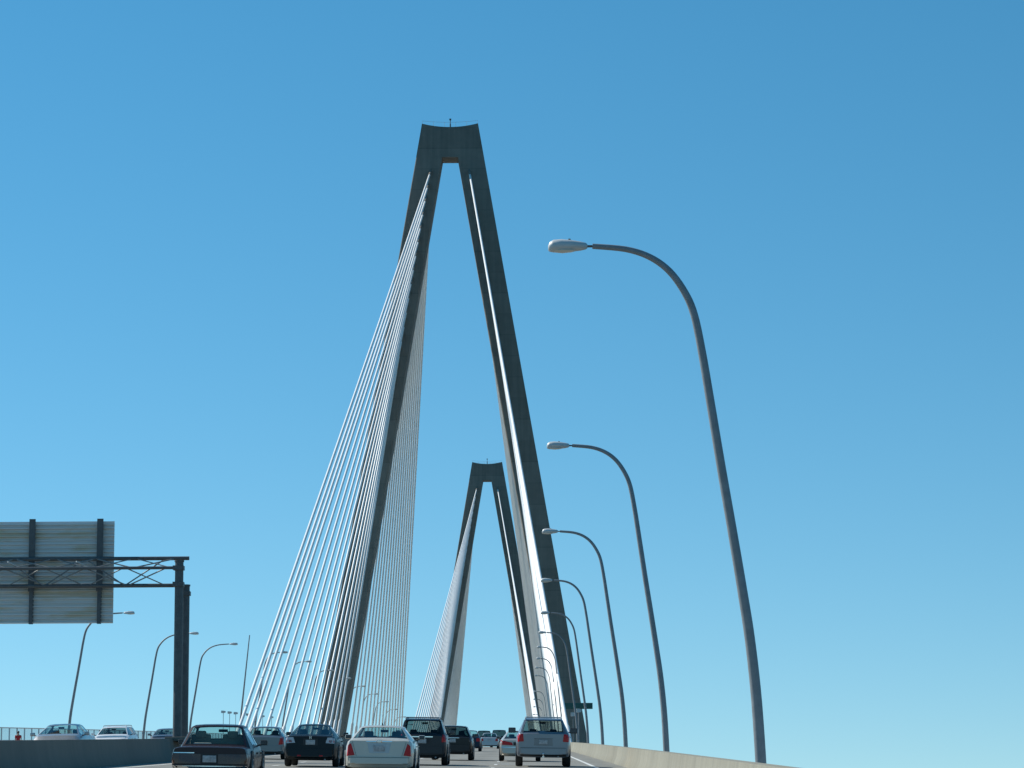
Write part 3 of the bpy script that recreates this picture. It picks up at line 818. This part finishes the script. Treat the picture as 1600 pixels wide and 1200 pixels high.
    # roof furniture
    if s.get('rails'):
        for sd in (1, -1):
            xs = sd * (hr - .05)
            bm = bmesh.new(); add_tube(bm, smooth_path([(xs, yrr + .1, H - .05), (xs, yrr + .2, H + .01), (xs, (yrr + yrf) / 2, H + .025), (xs, yrf - .3, H + .01), (xs, yrf - .2, H - .05)], 4), .022, 8)
            obj('roof_rail', bm, s['rails'], root)
        for yy in (yrr + .45, yrf - .6): obj('roof_bar', tube_mesh([(-hr + .05, yy, H + .028), (hr - .05, yy, H + .028)], .018, 8), s['rails'], root)
    if s.get('spoiler'):
        bm = bmesh.new(); add_loft(bm, [[(x, yrr - .12, H - .10), (x, yrr + .15, H - .045), (x, yrr + .15, H - .01), (x, yrr - .10, H - .06)] for x in (-hr + .06, hr - .06)])
        obj('spoiler', bm, s['paint'], root, 30)
    if s.get('fin'):
        bm = bmesh.new(); add_loft(bm, [[(-.02, yrr + .25, H - .03), (.02, yrr + .25, H - .03), (.02, yrr + .45, H - .02), (-.02, yrr + .45, H - .02)], [(-.006, yrr + .25, H + .055), (.006, yrr + .25, H + .055), (.006, yrr + .31, H + .04), (-.006, yrr + .31, H + .04)]])
        obj('antenna_fin', bm, M['trim'], root)
    if s.get('hitch'):
        bm = bmesh.new(); add_box(bm, (0, -.06, .36), (.07, .22, .07)); bmesh.ops.create_uvsphere(bm, u_segments=12, v_segments=8, radius=.042, matrix=Matrix.Translation((0, -.15, .46)))
        add_tube(bm, [(0, -.15, .38), (0, -.15, .44)], .018, 8)
        obj('tow_hitch', bm, M['chrome'], root)
    return root

def place(o, X, Y, back=False):
    """Stand a vehicle on the deck; Y is where its nearest end is."""
    pitch = math.atan(slope(Y + 2)); roll = math.atan(.018) * (1 if X - cx(Y) > 0 else -1)
    n = Vector((roll, -math.tan(pitch), 1)).normalized()
    d = math.atan2(-(cx(Y + 1) - cx(Y)), 1)
    fw = Vector((-math.sin(d), math.cos(d), math.tan(pitch))).normalized() * (-1 if back else 1)
    rt = fw.cross(n).normalized(); n = rt.cross(fw)
    m = Matrix((rt, fw, n)).transposed()
    o.rotation_mode = 'QUATERNION'; o.rotation_quaternion = m.to_quaternion()
    o.location = (X, Y, road_z(X, Y) + .008)

def sedan(**k):
    d = dict(cat='car', L=4.75, W=1.80, H=1.44, zt=1.03, zh=.95, ybr=.72, yrr=1.45, yrf=2.75, ybf=3.72, hr=.58, r=.325, y1=.98, y2=3.72, belt=.97,
             lights=[([(.55, .70), (.84, .70), (.84, .92), (.58, .92)], M['redlens'])], plate=(0, .80), bumper=(.28, .58))
    d.update(k); return d
def suv(**k):
    d = dict(cat='suv', tall=True, L=4.6, W=1.84, H=1.72, zt=1.10, zh=1.08, ybr=.10, yrr=.42, yrf=2.75, ybf=3.45, hr=.66, r=.35, y1=.92, y2=3.60, belt=1.08, lean=.02, zs=.27,
             yB=2.05, yQ=1.15, rroof=.035, py=.0, rwf=.07, lights=[([(.68, .85), (.87, .85), (.87, 1.12), (.70, 1.12)], M['redlens'])], plate=(0, .82), bumper=(.42, .66), tw=.23,
             glass={'rear_window': M['privacy'], 'side_window': M['privacy']})
    d.update(k); return d
OWN = 'vehicles driving up the bridge ahead'
ONC = 'oncoming vehicles beyond the median wall'
P = {
    'maroon': paint('dark_maroon_paint', (.030, .016, .018), .2), 'silverblue': paint('silver_blue_paint', (.15, .185, .205), .6), 'black': paint('black_paint', (.008, .009, .011), .1),
    'white': paint('pearl_white_paint', (.53, .51, .44), .1), 'darkgrey': paint('dark_blue_grey_paint', (.022, .027, .036), .3), 'blackb': paint('charcoal_paint', (.014, .015, .018), .2),
    'silver': paint('silver_paint', (.40, .41, .42), .6), 'beige': paint('light_beige_paint', (.46, .44, .39), .5), 'silverb': paint('bright_silver_paint', (.21, .235, .265), .5),
    'plainwhite': paint('plain_white_paint', (.74, .75, .75), 0.0), 'grey': paint('mid_grey_paint', (.16, .17, .19), .5), 'navy': paint('navy_paint', (.012, .02, .04), .2)}

c = build_car('sedan_car', 'old boxy dark maroon sedan beside the median wall, full width tail lamps', OWN, sedan(
    paint=P['maroon'], L=4.85, W=1.77, H=1.31, zt=.79, zh=.79, ybr=1.0, yrr=1.55, yrf=2.75, ybf=3.35, hr=.60, boxy=1.0, belt=.77, lean=.03, dropr=.03, r=.31, y1=1.1, y2=3.85, rroof=.04,
    lights=[([(.20, .39), (.70, .39), (.70, .61), (.20, .61)], M['darkred']), ([(.70, .39), (.86, .39), (.86, .61), (.70, .61)], M['amber'])],
    recess=[(-.20, .38), (.20, .38), (.20, .62), (-.20, .62)], plate=(0, .50), py=.008, bumper=(.22, .345), bumper_mat=M['chrome'], seat=M['tanseat'], shelf=M['tanseat'], mirror_mat=M['trim'],
    bars=[([(-.84, .35), (.84, .35), (.84, .372), (-.84, .372)], M['trim'], .045), ([(-.82, .625), (-.35, .625), (-.35, .645), (-.82, .645)], M['chrome'], .006)]))
place(c, 6.62, 66)
t = thing('cushion', 'pale cushion lying on the rear shelf of the maroon sedan', 'cushion')
bm = bmesh.new(); add_box(bm, (0, 0, .05), (.42, .22, .10), bev=.04); obj('cover', bm, M['cushion'], t)
bm = bmesh.new(); add_box(bm, (0, 0, .0), (.36, .18, .012), bev=.004); obj('base', bm, M['tanseat'], t)
MC = Matrix.LocRotScale(c.location, c.rotation_quaternion, None)
t.location = MC @ Vector((-.30, 1.26, .76)); t.rotation_mode = 'QUATERNION'; t.rotation_quaternion = c.rotation_quaternion

c = build_car('hatchback_car', 'silver blue hatchback in the leftmost lane, half hidden by the maroon sedan', OWN, suv(
    cat='car', paint=P['silverblue'], L=4.2, W=1.76, H=1.36, zt=.92, zh=.90, belt=.90, ybr=.12, yrr=.55, yrf=2.4, ybf=3.25, hr=.57, zs=.2, r=.31, y1=.8, y2=3.35, yB=1.95, yQ=1.1, bumper=(.28, .55),
    lights=[([(.62, .60), (.83, .62), (.83, .92), (.70, .92)], M['redlens'])], plate=(0, .66), glass={}, recess=[(-.28, .56), (.28, .56), (.28, .77), (-.28, .77)], recess_mat=P['silverblue']))
place(c, 2.9, 120)

c = build_car('sedan_car', 'glossy black sedan with clear tail lamps, between the maroon and white sedans', OWN, sedan(
    paint=P['black'], L=4.5, W=1.76, H=1.42, zt=1.03, zh=.92, ybr=.62, yrr=1.5, hr=.53, yrf=2.5, ybf=3.6, seat=M['seat'], emblem=('H', 0, .955), ye=.06, py=.05, lean=.07,
    lights=[([(.50, .78), (.80, .76), (.80, .96), (.56, .96)], M['clearlens']), ([(.60, .80), (.79, .80), (.78, .875), (.62, .875)], M['redlens'])], plate=(0, .80), recess=[(-.24, .70), (.24, .70), (.24, .92), (-.24, .92)],
    glass={'rear_window': M['privacy']}, bars=[([(-.42, .345), (-.30, .345), (-.30, .385), (-.42, .385)], M['redlens'], .062), ([(.30, .345), (.42, .345), (.42, .385), (.30, .385)], M['redlens'], .062)]))
place(c, 6.72, 95)

c = build_car('sedan_car', 'pearl white sedan with red triangular tail lamps, nearest in the middle lane', OWN, sedan(
    paint=P['white'], L=4.83, W=1.83, H=1.355, zt=.975, zh=.90, belt=.92, ybr=.60, yrr=1.35, hr=.58, fin=True, lean=.05, py=.03, emblem=('oval', 0, .915), ye=.045,
    lights=[([(.64, .55), (.85, .53), (.82, .80), (.74, .86)], M['redlens'])], plate=(0, .73), recess=[(-.26, .61), (.26, .61), (.31, .87), (-.31, .87)], recess_mat=P['silver'],
    seams=[[(-.80, .49), (.80, .49), (.80, .50), (-.80, .50)], [(-.60, .53), (-.592, .53), (-.70, .90), (-.708, .90)], [(.592, .53), (.60, .53), (.708, .90), (.70, .90)]],
    bars=[([(-.34, .90), (.34, .90), (.34, .925), (-.34, .925)], M['chrome'], .012)], bumper=(.24, .485)))
place(c, 9.96, 76)

c = build_car('suv_car', 'dark blue grey SUV with chrome tailgate bar just right of the white sedan', OWN, suv(
    paint=P['darkgrey'], W=1.80, H=1.68, zt=1.08, rails=M['galv'], spoiler=True, bars=[([(-.62, 1.0), (.38, 1.0), (.38, 1.035), (-.62, 1.035)], M['chrome'], .015)], plate=(0, .86),
    lights=[([(.70, .83), (.88, .83), (.87, 1.10), (.72, 1.10)], M['redlens'])], seams=[[(-.72, .69), (.72, .69), (.72, .70), (-.72, .70)]], recess=[(-.3, .77), (.3, .77), (.3, .95), (-.3, .95)]))
place(c, 10.05, 104)

c = build_car('suv_car', 'black SUV with tinted windows, following the small silver sedan', OWN, suv(
    paint=P['blackb'], W=1.80, H=1.51, zt=1.0, zh=.98, belt=.99, hr=.62, plate=(0, .85), lights=[([(.72, .80), (.86, .80), (.86, 1.03), (.74, 1.03)], M['darkred'])], bumper_mat=M['trim'],
    glass={'rear_window': M['limo'], 'side_window': M['limo']}, bars=[([(-.3, .96), (.3, .96), (.3, .985), (-.3, .985)], M['chrome'], .015)]))
place(c, 10.55, 126)

c = build_car('sedan_car', 'small distant silver sedan in the middle lane, ahead of the black SUV', OWN, sedan(paint=P['silver'], W=1.76, H=1.48, py=.03))
place(c, 10.2, 270)

c = build_car('sedan_car', 'light beige sedan partly hidden behind the silver SUV, chrome strip on its boot', OWN, sedan(
    paint=P['beige'], W=1.78, H=1.33, zt=.94, lean=.04, py=.02, lights=[([(.30, .68), (.84, .70), (.84, .90), (.34, .80)], M['redlens'])], recess=[(-.29, .67), (.29, .67), (.29, .82), (-.29, .82)],
    bars=[([(-.82, .585), (.82, .585), (.82, .61), (-.82, .61)], M['chrome'], .058)], plate=(0, .74), bumper=(.27, .57), belt=.91))
place(c, 13.5, 125)

c = build_car('suv_car', 'big silver SUV with roof rack and tow hitch in the right lane', OWN, suv(
    paint=P['silverb'], L=5.15, W=1.96, H=1.745, zt=1.19, zh=1.14, belt=1.20, hr=.70, ybf=3.85, yrf=3.1, y1=1.1, y2=4.1, r=.39, tw=.26, zs=.34, rails=M['lumin'], spoiler=True, hitch=True, mirror=.27, mirror_out=.16, mirror_mat=M['trim'],
    lights=[([(.70, .90), (.95, .88), (.95, 1.15), (.73, 1.17)], M['redlens'])], plate=(0, .88), bumper=(.44, .64), recess=[(-.34, .78), (.34, .78), (.32, 1.0), (-.32, 1.0)], recess_mat=P['grey'], rwf=.085,
    seams=[[(-.82, .665), (.82, .665), (.82, .68), (-.82, .68)], [(-.34, .765), (.34, .765), (.34, .775), (-.34, .775)], [(-.34, 1.0), (.34, 1.0), (.34, 1.01), (-.34, 1.01)]],
    glass={'rear_window': M['privacy'], 'side_window': M['privacy']}))
place(c, 14.40, 104)

c = build_car('sedan_car', 'dark distant car peeping out behind the right edge of the black SUV', OWN, sedan(paint=P['navy'], W=1.78, H=1.50))
place(c, 9.6, 205)
c = build_car('suv_car', 'farthest dark van on the crest, above and left of the small silver sedan', OWN, suv(paint=P['blackb'], W=1.86, H=1.95, zt=1.15, hr=.70, glass={'rear_window': M['limo'], 'side_window': M['limo']}))
place(c, 8.6, 340)
c = build_car('suv_car', 'distant navy van on the crest, between the small silver and beige sedans', OWN, suv(paint=P['navy'], W=1.86, H=1.95, zt=1.15, hr=.70, glass={'rear_window': M['limo'], 'side_window': M['limo']}))
place(c, 10.6, 318)

c = build_car('sedan_car', 'silver oncoming sedan, only cabin visible above the median wall, nearest of the three', ONC, sedan(paint=P['silver'], W=1.80, H=1.47, zh=.99, belt=.98, hr=.56, mirror=.18))
place(c, -3.2, 109, True)
c = build_car('suv_car', 'white oncoming SUV with roof rack showing above the median wall', ONC, suv(paint=P['plainwhite'], W=1.80, H=1.56, zh=1.06, zt=1.06, rails=M['lumin'], hr=.60))
place(c, -6.3, 144, True)
c = build_car('suv_car', 'dark grey oncoming SUV above the median wall, left of the gantry column', ONC, suv(paint=P['grey'], W=1.78, H=1.52, zh=1.06, zt=1.05, hr=.60))
place(c, -6.2, 164, True)

# ---------------------------------------------------------------- light, sky, camera
SUN_EL, SUN_AZ = math.radians(42), math.radians(-62)      # azimuth measured from straight ahead, to the left
sd = Vector((math.sin(SUN_AZ) * math.cos(SUN_EL), math.cos(SUN_AZ) * math.cos(SUN_EL), math.sin(SUN_EL)))
su = bpy.data.lights.new('sun', 'SUN'); su.energy = 5.0; su.angle = math.radians(.53); su.color = (1, .955, .87)
so = link(bpy.data.objects.new('sun', su)); so.rotation_euler = (-sd).to_track_quat('-Z', 'Y').to_euler(); so.location = (-200, 100, 250)

w = bpy.data.worlds.new('World'); scene.world = w; w.use_nodes = True
nt = w.node_tree; N = nt.nodes; LK = nt.links
bg = N['Background']; bg.inputs['Strength'].default_value = .1215
sk = N.new('ShaderNodeTexSky'); sk.sky_type = 'NISHITA'; sk.sun_disc = False
sk.sun_elevation = SUN_EL; sk.sun_rotation = SUN_AZ; sk.air_density = 1.0; sk.dust_density = 0.0; sk.ozone_density = 3.0; sk.altitude = 0
# clear deep-blue autumn air: the horizon band is read a little higher up the sky, and the blue is a touch deeper
tcw = N.new('ShaderNodeTexCoord'); mpw = N.new('ShaderNodeMapping'); mpw.inputs['Location'].default_value = (0, 0, 0.065); mpw.inputs['Scale'].default_value = (1, 1, 1.1)
nz = N.new('ShaderNodeVectorMath'); nz.operation = 'NORMALIZE'
LK.new(tcw.outputs['Generated'], mpw.inputs['Vector']); LK.new(mpw.outputs['Vector'], nz.inputs[0]); LK.new(nz.outputs[0], sk.inputs['Vector'])
hs = N.new('ShaderNodeHueSaturation'); hs.inputs['Hue'].default_value = 0.482; hs.inputs['Saturation'].default_value = 1.30; hs.inputs['Value'].default_value = 1.0
LK.new(sk.outputs[0], hs.inputs['Color']); LK.new(hs.outputs[0], bg.inputs[0])

cam = bpy.data.cameras.new('camera'); cam.lens = 101.25; cam.sensor_width = 36; cam.clip_start = .5; cam.clip_end = 40000
co = link(bpy.data.objects.new('camera', cam))
TH, PS, RO = .1603, .0052, .0053
mw = Matrix.Translation((13.9, 0, .95)) @ Matrix.Rotation(PS, 4, 'Z') @ Matrix.Rotation(PI / 2 + TH, 4, 'X') @ Matrix.Rotation(-RO, 4, 'Z')
co.matrix_world = mw
scene.camera = co
vs = scene.view_settings; scene.display_settings.display_device = 'sRGB'
vs.view_transform = 'Standard'; vs.look = 'None'; vs.exposure = 0; vs.gamma = 1; vs.use_curve_mapping = False
scene.cycles.max_bounces = 8; scene.cycles.transparent_max_bounces = 16
